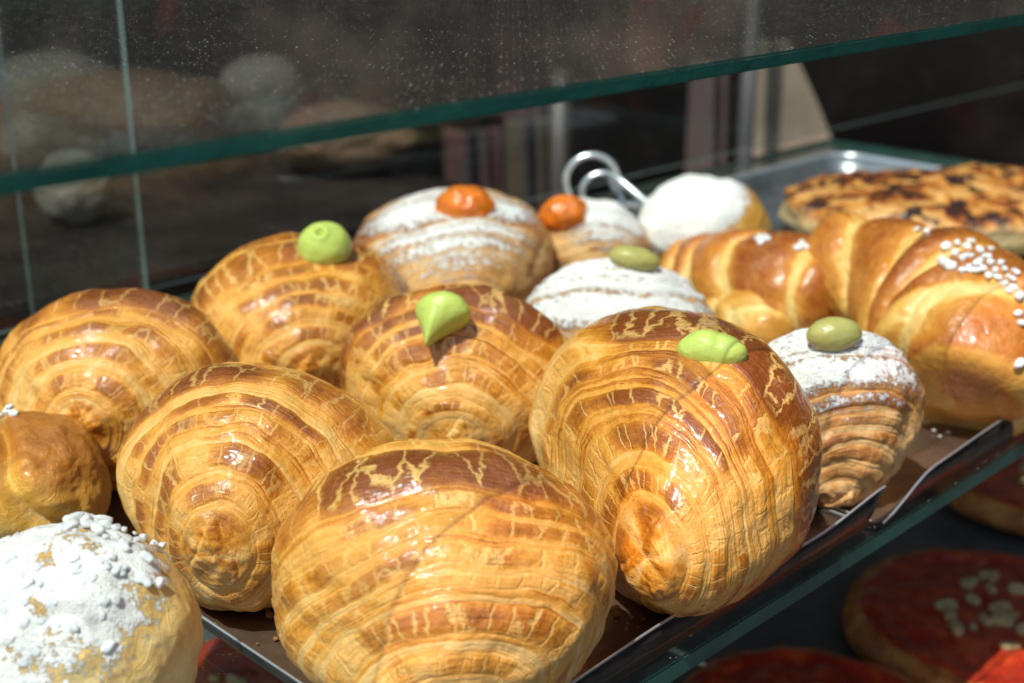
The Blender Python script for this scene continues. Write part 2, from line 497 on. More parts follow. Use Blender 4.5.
def sweep(pts, radii, seed, mat, parent, base, key=None, name='body', nb=7, slant=.6, ph0=0, nt=360, nph=300, amp=1.0,
          brown0=.3, crack=.25, flat=1.0, endpow=.55, top_brown=.25, dust=None, swirl=False):
    C = catmull(pts, nt*1)
    Rr = catmull([[r, 0, 0] for r in radii], nt)[:, 0]
    s = np.linspace(0, 1, nt)
    al = np.concatenate([[0], np.cumsum(np.linalg.norm(np.diff(C, axis=0), axis=1))])
    dd_ = np.minimum(al/(.8*radii[0]), (al[-1]-al)/(.8*radii[-1]))
    cap = np.clip(dd_, 0, 1)
    Rr = Rr*(1-(1-cap)**2)**.5+1e-4
    T = np.gradient(C, axis=0); T /= np.linalg.norm(T, axis=1)[:, None]
    up = np.array([0, 0, 1.0])
    Sd = np.cross(T, up); Sd /= np.linalg.norm(Sd, axis=1)[:, None]; W = np.cross(Sd, T)
    ph = np.linspace(0, 2*math.pi, nph, endpoint=False)
    SS = np.repeat(s, nph); PH = np.tile(ph, nt)
    dirv = np.cos(PH)[:, None]*np.repeat(Sd, nph, 0)+np.sin(PH)[:, None]*np.repeat(W, nph, 0)
    Cn = np.repeat(C, nph, 0); rn = np.repeat(Rr, nph)
    so = seed*2.37
    q = Cn*25+dirv
    uu = SS*nb+slant*np.cos(PH-ph0)*np.sin(np.pi*np.clip(SS, 0, 1))**.5+.18*fbm(q*1.5+so, 2)+.04*fbm(q*6+so, 2)
    E = [0-3.0]; r = random.Random(seed)
    while E[-1] < nb+3:
        E.append(E[-1]+r.uniform(.75, 1.25))
    for z in list(E):
        E.append(z+r.uniform(.10, .17))
    E = np.array(sorted(E))
    idx = np.clip(np.searchsorted(E, uu)-1, 0, len(E)-2)
    w = E[idx+1]-E[idx]; t = np.clip((uu-E[idx])/w, 0, 1); wide = sst(.15, .45, w)
    prof = 1-np.abs(2*t-1)**2.4
    rr = np.random.RandomState(seed+2).rand(len(E)+1)
    h = prof*wide*.0030*amp+t*wide*.0010*amp-np.exp(-(np.minimum(t, 1-t)*w*22)**2)*.0007*amp
    h += fbm(q*2+so, 3)*.0016+fbm(q*8+so, 2)*.0004
    brown = brown0+wide*(prof**.8)*(.26+.22*rr[idx])-(1-wide)*.30-.16*wide*sst(.3, 0, t)+top_brown*sst(-.2, .9, dirv[:, 2])-.15*sst(.1, -.8, dirv[:, 2])
    brown += .1*fbm(q*2+so+5, 2)
    du = np.zeros_like(SS)
    brown -= .22*np.exp(-(SS/.16)**2)
    if swirl:
        sp = np.cos(PH-(1-SS)*38+.4)*sst(.72, .80, SS)
        brown -= .30*sst(.1, .8, sp); h += .0016*sp
    V = Cn+dirv*(rn+h*np.minimum(1, rn/.015))[:, None]
    if flat != 1: V[:, 2] = Cn[:, 2]+(V[:, 2]-Cn[:, 2])*flat
    V[:, 2] = np.where(V[:, 2] < .0015, .0015+(V[:, 2]-.0015)*.02, V[:, 2])
    N = dirv
    cd = np.stack([np.cos(PH), np.sin(PH)], 1)
    attrs = dict(brown=brown, strk=np.stack([uu*9, cd[:, 0]*2.2, cd[:, 1]*2.2], 1)+so, crackamt=crack*prof*wide, dust=du,
                 crk=np.stack([uu*2.2, cd[:, 0]*4, cd[:, 1]*4], 1)+so)
    return finish(name, V, N, nt, nph, mat, parent, base, attrs, key)

def anchor(key, px, py):
    V, N = VIS[key]
    tocam = np.array([0, 0, H])-V
    tocam /= np.linalg.norm(tocam, axis=1)[:, None]
    face = (N*tocam).sum(1)
    x, y = project(V)
    d = (x-px)**2+(y-py)**2+np.where(face < .03, 1e9, 0)
    near = d < d.min()+4
    dep = depth(V)
    i = np.where(near)[0][np.argmin(dep[near])]
    return V[i].copy(), N[i].copy()

def dollop(key, parent, base, px, py, rx, ry, hgt, mat, seed=0, tip=None, lobes=0, dimple=False, sink=.42, name='cream_dollop', rot=0.0, wrinkle=0):
    """rx, ry radii in pixels (right, down-slope); tip = pixel offset of a drawn-out point"""
    A, Nn = anchor(key, px, py)
    t = depth(A)
    nz = Nn/np.linalg.norm(Nn)
    rt = np.array([1., 0, 0]); rt = rt-nz*(rt@nz); rt /= np.linalg.norm(rt)
    dn = np.cross(rt, nz)
    if dn[2] > 0: dn = -dn
    if rot:
        rt, dn = rt*math.cos(rot)+dn*math.sin(rot), -rt*math.sin(rot)+dn*math.cos(rot)
    nt, nph = 60, 72
    th = np.linspace(.01, math.pi-.01, nt)[:, None]*np.ones((1, nph)); ph = np.ones((nt, 1))*np.linspace(0, 2*math.pi, nph, endpoint=False)
    th = th.ravel(); ph = ph.ravel()
    x = np.sin(th)*np.cos(ph); y = np.sin(th)*np.sin(ph); z = np.cos(th)
    a = rx*t/F; b = ry*t/F; hh = hgt
    q = np.stack([x, y, z], 1)
    g = 1+.05*fbm(q*1.7+seed*3.3, 2)+.015*fbm(q*6+seed, 2)
    X, Y, Z = x*a*g, y*b*g, z*hh*g
    if wrinkle:
        f = 1+.10*fbm(q*3.1+seed, 3); X, Y, Z = X*f, Y*f, Z*f
    if lobes:
        Z += hh*.10*np.exp(-((x+.35)/.35)**2)*np.maximum(z, 0)-hh*.07*np.exp(-((x-.12)/.14)**2)*np.maximum(z, 0)
    if dimple:
        dd = (x+.1)**2+(y-.25)**2
        Z -= hh*.30*np.exp(-dd/.022)*(z > 0); Z += hh*.10*np.exp(-(np.sqrt(dd)-.25)**2/.006)*(z > 0)
    if tip:
        tx, ty = tip; L = math.hypot(tx, ty); ux, uy = tx/L, ty/L
        al = x*ux+y*uy; k = np.clip(al, 0, 1)**3.2
        ext = L*t/F-((a*abs(ux))**2+(b*abs(uy))**2)**.5
        per = 1-.75*np.clip(al, 0, 1)**2.2
        pa = X*ux+Y*uy; pp = -X*uy+Y*ux
        pa = pa+k*ext; pp = pp*per
        X, Y = pa*ux-pp*uy, pa*uy+pp*ux
        Z = Z*(1-.2*k)+hgt*.10*k
    V = A+X[:, None]*rt+Y[:, None]*dn+(Z+hh*(.75-sink))[:, None]*nz
    o = mesh_obj(name, V-base, grid_faces(nt, nph), mat, parent)
    return o

_pearl_me = []
def pearl_meshes():
    for s in range(5):
        bm = bmesh.new(); bmesh.ops.create_icosphere(bm, subdivisions=3, radius=1)
        co = np.array([v.co[:] for v in bm.verts])
        sq = np.sign(co)*np.abs(co)**.75
        n = fbm(co*1.6+s*11, 2)
        for v, c, k in zip(bm.verts, sq, n):
            v.co = Vector(c*(1+.38*k)*np.array([1.3, .9, .8]))
        me = bpy.data.meshes.new('sugar_pearl'); bm.to_mesh(me); bm.free()
        for p in me.polygons: p.use_smooth = True
        me.materials.append(M_SUGAR); _pearl_me.append(me)
pearl_meshes()
def pearl(parent, base, A, Nn, size, name='sugar_pearl', me=None, mat=None, out=.5):
    o = bpy.data.objects.new(name, me or random.choice(_pearl_me))
    q = Vector(Nn).to_track_quat('Z', 'Y').to_matrix() @ Matrix.Rotation(random.uniform(0, 6.28), 3, 'Z') @ Matrix.Rotation(random.uniform(-.5, .5), 3, 'X')
    o.matrix_world = Matrix.Translation(Vector(A+Nn*size*out-base)) @ q.to_4x4() @ Matrix.Diagonal((size*random.uniform(.8, 1.25), size, size*random.uniform(.8, 1), 1))
    COL.objects.link(o); o.parent = parent
    return o

GL = 'large glazed laminated rolls on the front tray'
GD = 'powdered rolls behind the glazed ones'

# ------------------------------------------------------------------ the glazed rolls
def thing(name, base, label, cat, group=None):
    return tag(empty(name, base), label, cat, group)

def layered_thing(label, cat, group, box, c, pole, seed, **kw):
    cz = c*.93+kw.get('lift', 0); P, a, b = solve(box, c, cz); base = np.array([P[0], P[1], kw.get('lift', 0)])
    r = thing('pastry_roll', base, label, cat, group)
    roll(box, c, pole, seed, parent=r, key=label, **kw)
    print('ROLL', label[:30], 'pos', np.round(P, 3), 'abc', round(a, 4), round(b, 4), c)
    return r, base

o, _ = roll((271, 618, 437, 738), .049, (455, 715), 11, parent=None, name='pastry_roll', key='front', nt=760, nph=820, taper=.12, top_brown=.26, crown_at=1.60)
tag(o, 'plain glazed brown roll without cream nearest the camera, at the front corner of the tray', 'pastry', GL)
o, _ = roll((116, 400, 362, 612), .048, (212, 548), 22, name='pastry_roll', key='leftmid', nt=560, nph=640, taper=.30, top_brown=.16, crack=.75)
tag(o, 'plain glazed roll with its folded tip facing the tray edge, beside the sugar crusted bun', 'pastry', GL)
o, _ = roll((-8, 250, 288, 492), .047, (78, 428), 33, name='pastry_roll', key='leftback', nt=480, nph=560, taper=.2, top_brown=.18, crack=.7)
tag(o, 'plain glazed roll behind the knotted golden bun, leftmost of the large rolls', 'pastry', GL)

L = 'glazed roll with a round dimpled pale green cream blob, at the back left'
r, b = layered_thing(L, 'pastry', GL, (187, 416, 230, 408), .045, (322, 372), 46, nt=440, nph=520, taper=.12, brown0=.05)
dollop(L, r, b, 325, 250, 27, 25, .013, M_GREEN, 1, dimple=True)
L = 'glazed roll with a teardrop of light green cream, in the middle of the rolls'
r, b = layered_thing(L, 'pastry', GL, (338, 582, 287, 480), .047, (452, 440), 55, nt=480, nph=560, taper=.12, brown0=.06)
dollop(L, r, b, 443, 318, 28, 19, .012, M_GREEN, 2, tip=(-14, 40), sink=.28)
L = 'biggest dark glazed roll with an oval green cream blob on its right shoulder'
r, b = layered_thing(L, 'pastry', GL, (527, 815, 298, 602), .0560, (628, 535), 68, nt=700, nph=760, taper=.36, flap=.004, top_brown=.38, brown0=.09)
dollop(L, r, b, 712, 355, 35, 20, .0085, M_GREEN, 3, lobes=1, rot=.22)

# ------------------------------------------------------------------ powdered rolls
def dustf(dirv, lo, hi, seed, k=1.0, ridge=.25, patchy=0):
    dirv = np.array(dirv, float); dirv /= np.linalg.norm(dirv)
    def f(u, th, ph, prof):
        d = u@dirv
        if patchy: return np.clip(k*sst(lo, hi, d+.1*fbm(u*3+seed, 3))*(.86+.65*fbm(u*5.5+seed, 3)), 0, 1.3)*(d > lo-.15)
        return np.clip(k*(sst(lo, hi, d+.10*fbm(u*3+seed*5, 3))*1.0)+ridge*(prof-.6)*sst(lo-.1, lo+.4, d), 0, 1.3)*(d > lo-.15)
    return f
L = 'powdered roll topped with a large dome of orange jam, behind the green creamed rolls'
r, b = layered_thing(L, 'pastry', GD, (354, 556, 183, 330), .042, (468, 310), 71, mat=M_PALE, nt=360, nph=420, taper=.1, crack=.5,
                     dust=dustf((-.05, -.25, 1), .12, 1.0, 1, .62, .40), top_brown=.12, lump=1.2)
dollop(L, r, b, 465, 209, 30, 24, .0145, M_JAM, 4, name='jam_dome', sink=.6, wrinkle=1)
L = 'smaller powdered roll with orange jam, beside the wire loop'
r, b = layered_thing(L, 'pastry', GD, (522, 650, 197, 300), .034, (590, 290), 82, mat=M_PALE, nt=260, nph=300, taper=.1, crack=.4,
                     dust=dustf((.25, -.2, 1), .15, .95, 2, .72, .4), top_brown=.1)
dollop(L, r, b, 563, 215, 25, 20, .012, M_JAM, 5, name='jam_dome', sink=.6, wrinkle=1)
L = 'heavily powdered low roll with dull green cream, behind the teardrop topped roll'
r, b = layered_thing(L, 'pastry', GD, (520, 716, 262, 400), .040, (620, 400), 93, mat=M_PALE, nt=300, nph=360, taper=.05, crack=.3,
                     dust=dustf((0, -.2, 1), -.1, .8, 3, .72, .45), top_brown=.1)
dollop(L, r, b, 634, 261, 26, 16, .007, M_OLIVE, 6)
L = 'powdered striped roll with a dull green cream oval, right of the biggest roll'
r, b = layered_thing(L, 'pastry', GD, (726, 924, 329, 508), .043, (838, 500), 104, mat=M_PALE, nt=460, nph=520, taper=.04, crack=.6,
                     dust=dustf((-.1, -.05, 1), -.05, 1.0, 4, .70, .45), top_brown=.2, amp=1.2, lam=.8)
dollop(L, r, b, 835, 338, 28, 18, .008, M_OLIVE, 7, rot=.08)
o, _ = roll((636, 772, 174, 290), .040, (700, 300), 115, mat=M_BUN, bands=False, name='powdered_bun', nt=240, nph=280, taper=0, crack=0,
            dust=dustf((-.50, -.15, .8), .0, .65, 5, .95, 0), brown0=.25, lump=1.0, key='powb')
tag(o, 'smooth round bun under thick white powder, in front of the steel pan', 'bun')

# ------------------------------------------------------------------ knotted golden bun (left)
def knot(u, th, ph, P, a, b, c):
    g1 = np.exp(-((u[:, 0]*.75+u[:, 2]*.45-.28+.15*np.sin(u[:, 1]*3))/.10)**2)
    g2 = np.exp(-((u[:, 0]*.5-u[:, 2]*.75+.18+.10*np.sin(u[:, 0]*4))/.09)**2)*sst(.45, .0, u[:, 0]+.3)
    g3 = np.exp(-((u[:, 0]*.2+u[:, 1]*.6+u[:, 2]*.2+.75)/.08)**2)*.5
    g = np.maximum(np.maximum(g1*.65, g2), g3)
    bl = np.exp(-((u[:, 0]+.1)**2+(u[:, 2]-.15)**2)/.09)
    return -g*.0115+.005*bl, -g*.25+.22*sst(.0, .8, u[:, 0]+u[:, 2]*.6-.1)
r = thing('knotted_bun', onz(22, 478, 0.0), 'smooth golden knotted bun with a few sugar grains, left of the plain rolls', 'bun')
P0, a0, b0 = solve((-66, 110, 405, 562), .034, .034*.93); base = np.array([P0[0], P0[1], 0]); r.location = base
roll((-66, 110, 405, 562), .034, (20, 470), 126, mat=M_BUN, bands=False, parent=r, key='knot', nt=380, nph=440, taper=0, crack=0,
     brown0=.27, disp=knot, top_brown=.32, name='bread')
for px, py in [(3, 408), (9, 405), (1, 414), (14, 413), (8, 411), (-6, 410), (36, 459), (99, 505)]:
    A, N = anchor('knot', px, py); pearl(r, base, A, N, random.uniform(.0012, .0018))

# ------------------------------------------------------------------ sugar crusted bun (front left)
L = 'pale bun under a thick crust of white sugar, front left corner'
box5 = (-62, 210, 521, 760)
P0, a0, b0 = solve(box5, .040, .040*.93); base = np.array([P0[0], P0[1], 0])
r = thing('sugar_bun', base, L, 'bun')
roll(box5, .040, (70, 640), 137, mat=M_BUN, bands=False, parent=r, key='sugar', nt=420, nph=480, taper=0, crack=0, brown0=.05,
     top_brown=.25, name='bread', lump=1.1, dust=dustf((-.40, -.25, .85), -.35, .75, 8, .98, 0, 1))
rs = random.Random(5)
cnt = 0
while cnt < 92:
    px = rs.uniform(0, 175); py = rs.uniform(519, 690)
    if (px-50)/150+(py-520)/190 > 1.05*rs.uniform(.5, 1.15): continue
    A, N = anchor('sugar', px, py)
    pearl(r, base, A, N, rs.uniform(.0007, .0016), out=.10, name='sugar_flake'); cnt += 1
for px, py in [(75, 521), (84, 519), (93, 519), (101, 521), (88, 525), (70, 527), (104, 527), (61, 530), (97, 530)]:
    A, N = anchor('sugar', px, py); pearl(r, base, A, N, rs.uniform(.0019, .0026), out=.5, name='sugar_flake')

# ------------------------------------------------------------------ croissants at the right
def W(px, py, z): return onz(px, py, z)
base = np.append(W(905, 330, .045)[:2], 0)
r = thing('croissant', base, 'golden brown croissant sprinkled with white sugar pearls, at the right edge', 'croissant')
sweep([W(822, 250, .058), W(855, 262, .057), W(900, 288, .051), W(945, 318, .046), W(966, 346, .042), W(966, 372, .038), W(955, 400, .028)],
      [.024, .026, .036, .046, .046, .042, .034], 3, M_CROIS, r, base, key='cr', nb=4.2, slant=.55, ph0=2.2, nt=460, nph=420, brown0=.22, amp=1.5, crack=.15, swirl=True)
pl = [(958, 242), (965, 246), (972, 243), (955, 252), (963, 257), (971, 255), (980, 250), (986, 256), (978, 262), (990, 262),
      (969, 266), (984, 268), (995, 270), (1000, 262), (1005, 268), (998, 277), (1010, 278), (1013, 287), (1007, 290), (1018, 296),
      (945, 262), (941, 258), (988, 275), (1016, 272), (975, 270), (1018, 312), (1020, 322), (1019, 365), (918, 229), (926, 230), (951, 266),
      (962, 270), (1003, 283), (947, 246), (992, 248)]
for px, py in pl:
    A, N = anchor('cr', px, py); pearl(r, base, A, N, random.uniform(.0016, .0025), out=.45)

base = np.append(W(785, 290, .03)[:2], 0)
r = thing('croissant', base, 'plain striped croissant lying between the powdered bun and the sugared croissant', 'croissant')
sweep([W(672, 268, .024), W(705, 274, .027), W(750, 286, .030), W(800, 300, .031), W(842, 318, .026)],
      [.013, .024, .033, .036, .028], 9, M_CROIS, r, base, key='cr2', nb=4.4, slant=.6, ph0=1.2, brown0=.16, amp=1.2, crack=.2, top_brown=.3)
sweep([W(712, 303, .02), W(735, 312, .02), W(760, 326, .02), W(780, 345, .015)], [.012, .017, .02, .012], 12, M_CROIS, r, base, name='horn', key=None,
      nb=2.2, slant=.3, brown0=.0, amp=.7, crack=0, nt=160, nph=140, top_brown=.1)
for px, py in [(757, 238), (763, 236), (768, 238), (761, 241), (803, 243), (799, 247), (806, 247)]:
    A, N = anchor('cr2', px, py); pearl(r, base, A, N, random.uniform(.0018, .0025), out=.5)

# ------------------------------------------------------------------ charred flatbread in a steel pan
def flat_mat():
    t = NT('charred_flatbread_crust'); o = t.obj()
    a = t.noise(o, 38, 5, .65, dist=.6); b2 = t.noise(o, 55, 4, .6)
    up = t.attr('up')
    c = t.ramp(a, [(.40, (.05, .014, .006)), (.47, (.40, .10, .015)), (.52, (.68, .28, .05)), (.60, (.72, .40, .14)), (.68, (.5, .1, .012))])
    bl = t.sstep(.53, .59, b2)
    c = t.mix(bl, c, (.025, .012, .010))
    c = t.mix(up, (.68, .46, .20), c)
    t.principled(Base_Color=c, Roughness=.34, Coat_Weight=.3, Normal=t.bump(a, .004, .8, t.bump(t.noise(o, 240, 4), .001)))
    return t.m
M_FLAT = flat_mat()
L = 'charred cheese covered flatbread lying in the steel pan at the back right'
ctr = onz(985, 214, .022); base = np.array([ctr[0], ctr[1], .004])
nt, nph = 260, 420
th = (np.linspace(.01, math.pi-.01, nt)[:, None]*np.ones((1, nph))).ravel(); ph = (np.ones((nt, 1))*np.linspace(0, 2*math.pi, nph, endpoint=False)).ravel()
u = np.stack([np.sin(th)*np.cos(ph), np.sin(th)*np.sin(ph), np.cos(th)], 1)
pw = np.sign(u)*np.abs(u)**np.array([.75, .75, .8])
V = pw*np.array([.165, .09, .026])
V[:, 2] += fbm(np.stack([V[:, 0]*30, V[:, 1]*30, u[:, 2]], 1), 4)*.0075*sst(-.2, .4, u[:, 2])
V[:, :2] *= (1+.06*fbm(u*2.5+4, 3))[:, None]
V[:, 2] += .026-.004
V[:, 2] = np.maximum(V[:, 2], .001)
ang = .12; ca_, sa_ = math.cos(ang), math.sin(ang)
V = np.stack([V[:, 0]*ca_-V[:, 1]*sa_, V[:, 0]*sa_+V[:, 1]*ca_, V[:, 2]], 1)
o = mesh_obj('flatbread', V, grid_faces(nt, nph), M_FLAT, None, True, base, dict(up=sst(-.1, .35, u[:, 2])))
tag(o, L, 'flatbread')

# pan: rounded rectangular sheet with rolled rim, axes along the case
pc = np.array([ctr[0], ctr[1], 0])
def rrect(hu, hv, rad, n=10):
    out = []
    for (su, sv, a0) in ((1, 1, 0), (-1, 1, 90), (-1, -1, 180), (1, -1, 270)):
        for k in range(n+1):
            a = R(a0+90*k/n)
            out.append((su*(hu-rad)+rad*math.cos(a), sv*(hv-rad)+rad*math.sin(a)))
    return out
b00 = onz(836, 156, .02)
u0, v1 = b00@D1, b00@D2
hu, hv = .23, .16
cu, cv = u0-hu, v1-hv
pbase = uv(cu, cv, .0015)
r = thing('steel_pan', pbase, 'shallow steel baking pan with a bright rolled rim, holding the flatbread', 'pan')
rings = [(1, .0, .001), (1, .0, .0015)]
loops = [(hu-.012, hv-.012, .02, .001), (hu-.004, hv-.004, .026, .010), (hu, hv, .03, .021)]
V = []; nn = None
for (a_, b_, rd, z) in loops:
    q = rrect(a_, b_, rd); nn = len(q)
    V += [D1*x+D2*y+np.array([0, 0, z]) for x, y in q]
V.append(np.array([0, 0, .001]))
bm = bmesh.new(); bv = [bm.verts.new(Vector(v)) for v in V]
for k in range(2):
    for j in range(nn):
        bm.faces.new((bv[k*nn+j], bv[k*nn+(j+1) % nn], bv[(k+1)*nn+(j+1) % nn], bv[(k+1)*nn+j]))
for j in range(nn): bm.faces.new((bv[j], bv[-1], bv[(j+1) % nn]))
o = bm_obj('sheet', bm, simple('worn_dark_steel', (.30, .32, .34), .38, .85, var=.3, scale=25, bump=.0003), r, True)
md = o.modifiers.new('thick', 'SOLIDIFY'); md.thickness = .0008; md.offset = -1
tube('rim', [D1*x+D2*y+np.array([0, 0, .0215])+pbase for x, y in rrect(hu+.001, hv+.001, .031, 14)], .0028, M_STEEL, r, pbase, closed=True)

# ------------------------------------------------------------------ wire tongs
tb = at(600, 190, .98)
pts = []
c0 = at(592, 182, 1.0)
for k in range(26):
    a = R(-30+k*330/25*1.0)
    pts.append(np.array([c0[0]+.0185*math.cos(a)*1.05, c0[1]+.01*math.sin(a)-.0005*k, c0[2]-.000+.0185*math.sin(a)*1.0]))
pts = pts[::-1]
tailA = [at(612, 175, .985), at(640, 197, .97), at(668, 222, .955), at(700, 246, .94)]
loop = [at(655, 214, 1.02), at(632, 206, 1.01)] + [c0+np.array([.0195*math.cos(R(a)), -.004*(a/330), .0195*math.sin(R(a))]) for a in range(-60, -400, -20)] + tailA
base = np.array([tb[0], tb[1], 0])
r = thing('wire_tongs', base, 'silver wire tongs with a double looped handle resting behind the powdered rolls', 'tongs')
tube('wire_loop', catmull(loop, 140), .0026, M_WIRE, r, base)
c1 = at(603, 192, 1.03)
loop2 = [c1+np.array([.016*math.cos(R(a)), -.003*(a/330), .014*math.sin(R(a))]) for a in range(-20, -330, -20)] + [at(625, 212, 1.0), at(655, 235, .97), at(690, 262, .95)]
tube('wire_loop', catmull(loop2, 110), .0024, M_WIRE, r, base)

# ------------------------------------------------------------------ trays
def tray(u0, u1, v0, v1, hf, label, name='tray', hleft=.008):
    base = uv((u0+u1)/2, (v0+v1)/2, 0.0012)
    r = thing(name, base, label, 'tray', 'foil board trays on the middle shelf')
    def loc(u, v, z): return D1*(u-(u0+u1)/2)+D2*(v-(v0+v1)/2)+np.array([0, 0, z])
    n = 40
    bm = bmesh.new()
    q = [bm.verts.new(Vector(loc(*p, .0004))) for p in ((u0, v0), (u1, v0), (u1, v1), (u0, v1))]
    bm.faces.new(q)
    o = bm_obj('base_sheet', bm, M_FOIL, r)
    md = o.modifiers.new('thick', 'SOLIDIFY'); md.thickness = .0006; md.offset = -1
    for side in ('front', 'left', 'right', 'back'):
        bm = bmesh.new(); top = []
        prev = None
        for k in range(n+1):
            s = k/n
            if side == 'front': u = u0+(u1-u0)*s; h, bow = hf(u); A = loc(u, v0, .0005); B = loc(u, v0-.004-bow, h)
            elif side == 'left': v = v0+(v1-v0)*s; h = hleft; A = loc(u0, v, .0005); B = loc(u0-.003*min(1, hleft/.008), v, h)
            elif side == 'right': v = v0+(v1-v0)*s; h = .002; A = loc(u1, v, .0005); B = loc(u1+.001, v, h)
            else: u = u0+(u1-u0)*s; h = .008; A = loc(u, v1, .0005); B = loc(u, v1+.003, h)
            a_, m_, b_ = bm.verts.new(Vector(A)), bm.verts.new(Vector((A*.55+B*.45)-np.array([0, 0, h*.08]))), bm.verts.new(Vector(B))
            if prev:
                bm.faces.new((prev[0], a_, m_, prev[1])); bm.faces.new((prev[1], m_, b_, prev[2]))
            prev = (a_, m_, b_); top.append(B+base)
        o = bm_obj('side_wall', bm, M_FOILSIDE, r, True)
        md = o.modifiers.new('thick', 'SOLIDIFY'); md.thickness = .0005
        tube('rim', top, .00055, M_STEEL, r, base, n=8)
    return r
UK = .495
def hfA(u):
    return .0160+.0008*math.sin(u*40)+.007*float(sst(UK-.05, UK, np.float64(u))), .001*math.sin(u*30)+.003*float(sst(UK-.05, UK, np.float64(u)))
def hfB(u):
    return .003+.0135*float(sst(UK+.002, UK+.05, np.float64(u)))+.001*math.sin(u*23), .0015*math.sin(u*27)
tray(.238, UK, .270, .60, hfA, 'brown foil board tray under the large glazed rolls')
tray(UK+.006, .86, .270, .60, hfB, 'foil board tray under the powdered striped roll and the sugared croissant', hleft=.002)

# crumbs on the tray
rc = random.Random(4)
bm = bmesh.new(); bmesh.ops.create_icosphere(bm, subdivisions=2, radius=1)
for v in bm.verts: v.co *= rc.uniform(.6, 1.2)
crumb_me = bpy.data.meshes.new('crumb'); bm.to_mesh(crumb_me); bm.free(); crumb_me.materials.append(M_CRUMB)
spots = [(622, 616), (628, 624), (632, 619), (638, 628), (616, 622), (626, 630), (268, 612), (281, 622), (275, 640), (940, 437), (948, 433), (934, 431)]
nb_ = len(spots)
spots += [(rc.uniform(612, 700), rc.uniform(560, 640)) for _ in range(22)]+[(rc.uniform(212, 285), rc.uniform(596, 655)) for _ in range(14)]
for i, (px, py) in enumerate(spots):
    p = onz(px, py, .0024)
    white = 9 <= i < nb_
    o = bpy.data.objects.new('sugar_grain' if white else 'crumb', random.choice(_pearl_me) if white else crumb_me)
    s = rc.choice([.0004, .0005, .0007, .0010, .0015])*(1.7 if white else 1)
    o.location = p+np.array([0, 0, s*.6]); o.scale = (s, s*1.2, s*.7); o.rotation_euler = (0, 0, rc.uniform(0, 6))
    link(o)
    if white: tag(o, 'fallen white sugar grain on the tray below the sugared croissant', 'sugar grain', 'fallen sugar grains')
    elif px > 450: tag(o, 'golden crumb on the tray between the front roll and the biggest roll', 'crumb', 'crumbs between the front rolls')
    else: tag(o, 'golden crumb on bare foil between the front roll and the tray edge', 'crumb', 'crumbs near the tray corner')

# ------------------------------------------------------------------ glass shelves and doors
def slab(name, u0, u1, v0, v1, z0, z1, face_mat, e_mat, bev, label, cat, group=None, axis='z', edge_name='glass_edge'):
    base = uv((u0+u1)/2, (v0+v1)/2, z0)
    bm = bmesh.new(); bmesh.ops.create_cube(bm, size=1)
    for v in bm.verts:
        c = v.co
        q = D1*(c.x*(u1-u0))+D2*(c.y*(v1-v0))+np.array([0, 0, (c.z+.5)*(z1-z0)])
        v.co = Vector(q)
    bmesh.ops.bevel(bm, geom=bm.edges[:], offset=bev, segments=2, affect='EDGES')
    bm.normal_update()
    ax = Vector((0, 0, 1)) if axis == 'z' else Vector(D2)
    r = thing(name, base, label, cat, group)
    bmp = bm.copy()
    for bb, keep in ((bm, True), (bmp, False)):
        dele = [f for f in bb.faces if (abs(f.normal.dot(ax)) > .98) != keep]
        bmesh.ops.delete(bb, geom=dele, context='FACES')
    bm_obj('glass_pane', bm, face_mat, r)
    bm_obj(edge_name, bmp, e_mat, r)
    return r
slab('glass_shelf', -.25, 1.30, .264, .80, -.0085, 0.0, M_GLASS, M_EDGE, .0008, 'middle glass shelf with a green front edge, carrying the trays of pastry', 'shelf', 'glass shelves of the case')
slab('glass_shelf', -.55, 1.60, .264, .79, .2172, .2222, M_GLASS, M_EDGE, .0008, 'empty dusty glass shelf above the pastries with a thick green front edge', 'shelf', 'glass shelves of the case')
slab('glass_door', -.6, .447, .802, .807, .002, .75, M_DOOR, M_EDGE_L, .0006, 'left sliding glass pane behind the rolls', 'glass door', 'sliding panes at the back of the case', 'v')
slab('glass_door', .372, 2.9, .820, .825, .002, .75, M_DOOR, M_EDGE_L, .0006, 'right sliding glass pane behind the pan and the tongs', 'glass door', 'sliding panes at the back of the case', 'v')

# ------------------------------------------------------------------ lower shelf and small pizzas
M_LOW = simple('dark_lower_tray', (.13, .135, .135), .35, .3, var=.4, scale=14, bump=.0008)
bm = bmesh.new(); bmesh.ops.create_cube(bm, size=1)
for v in bm.verts:
    c = v.co; v.co = Vector(D1*c.x*2.0+D2*c.y*.52+np.array([0, 0, (c.z-.5)*.012]))
bmesh.ops.bevel(bm, geom=bm.edges[:], offset=.001, segments=1, affect='EDGES')
o = bm_obj('lower_shelf', bm, M_LOW, None, False, uv(.55, .53, -.2015)); tag(o, 'dark lower shelf under the glass holding the small red pizzas', 'shelf')

def pizza_mat():
    t = NT('tomato_topped_dough'); o = t.obj(); s = t.attr('sauce')
    n = t.noise(o, 45, 5, .65)
    red = t.ramp(n, [(.3, (.22, .014, .007)), (.5, (.42, .030, .010)), (.68, (.62, .10, .016))])
    dough = t.ramp(t.noise(o, 60, 4, .6), [(.3, (.26, .06, .012)), (.55, (.50, .17, .03)), (.8, (.65, .34, .09))])
    m = t.sstep(.42, .58, t.math('ADD', s, t.math('MULTIPLY', t.math('SUBTRACT', t.noise(o, 80, 4, .6), .5), .55)))
    c = t.mix(m, dough, red)
    t.principled(Base_Color=c, Roughness=t.math('MULTIPLY_ADD', m, -.15, .45), Coat_Weight=t.math('MULTIPLY', m, .6), Coat_Roughness=.2, Normal=t.bump(n, .002, .6, t.bump(t.noise(o, 300, 4), .0008)))
    return t.m
M_PIZZA = pizza_mat()
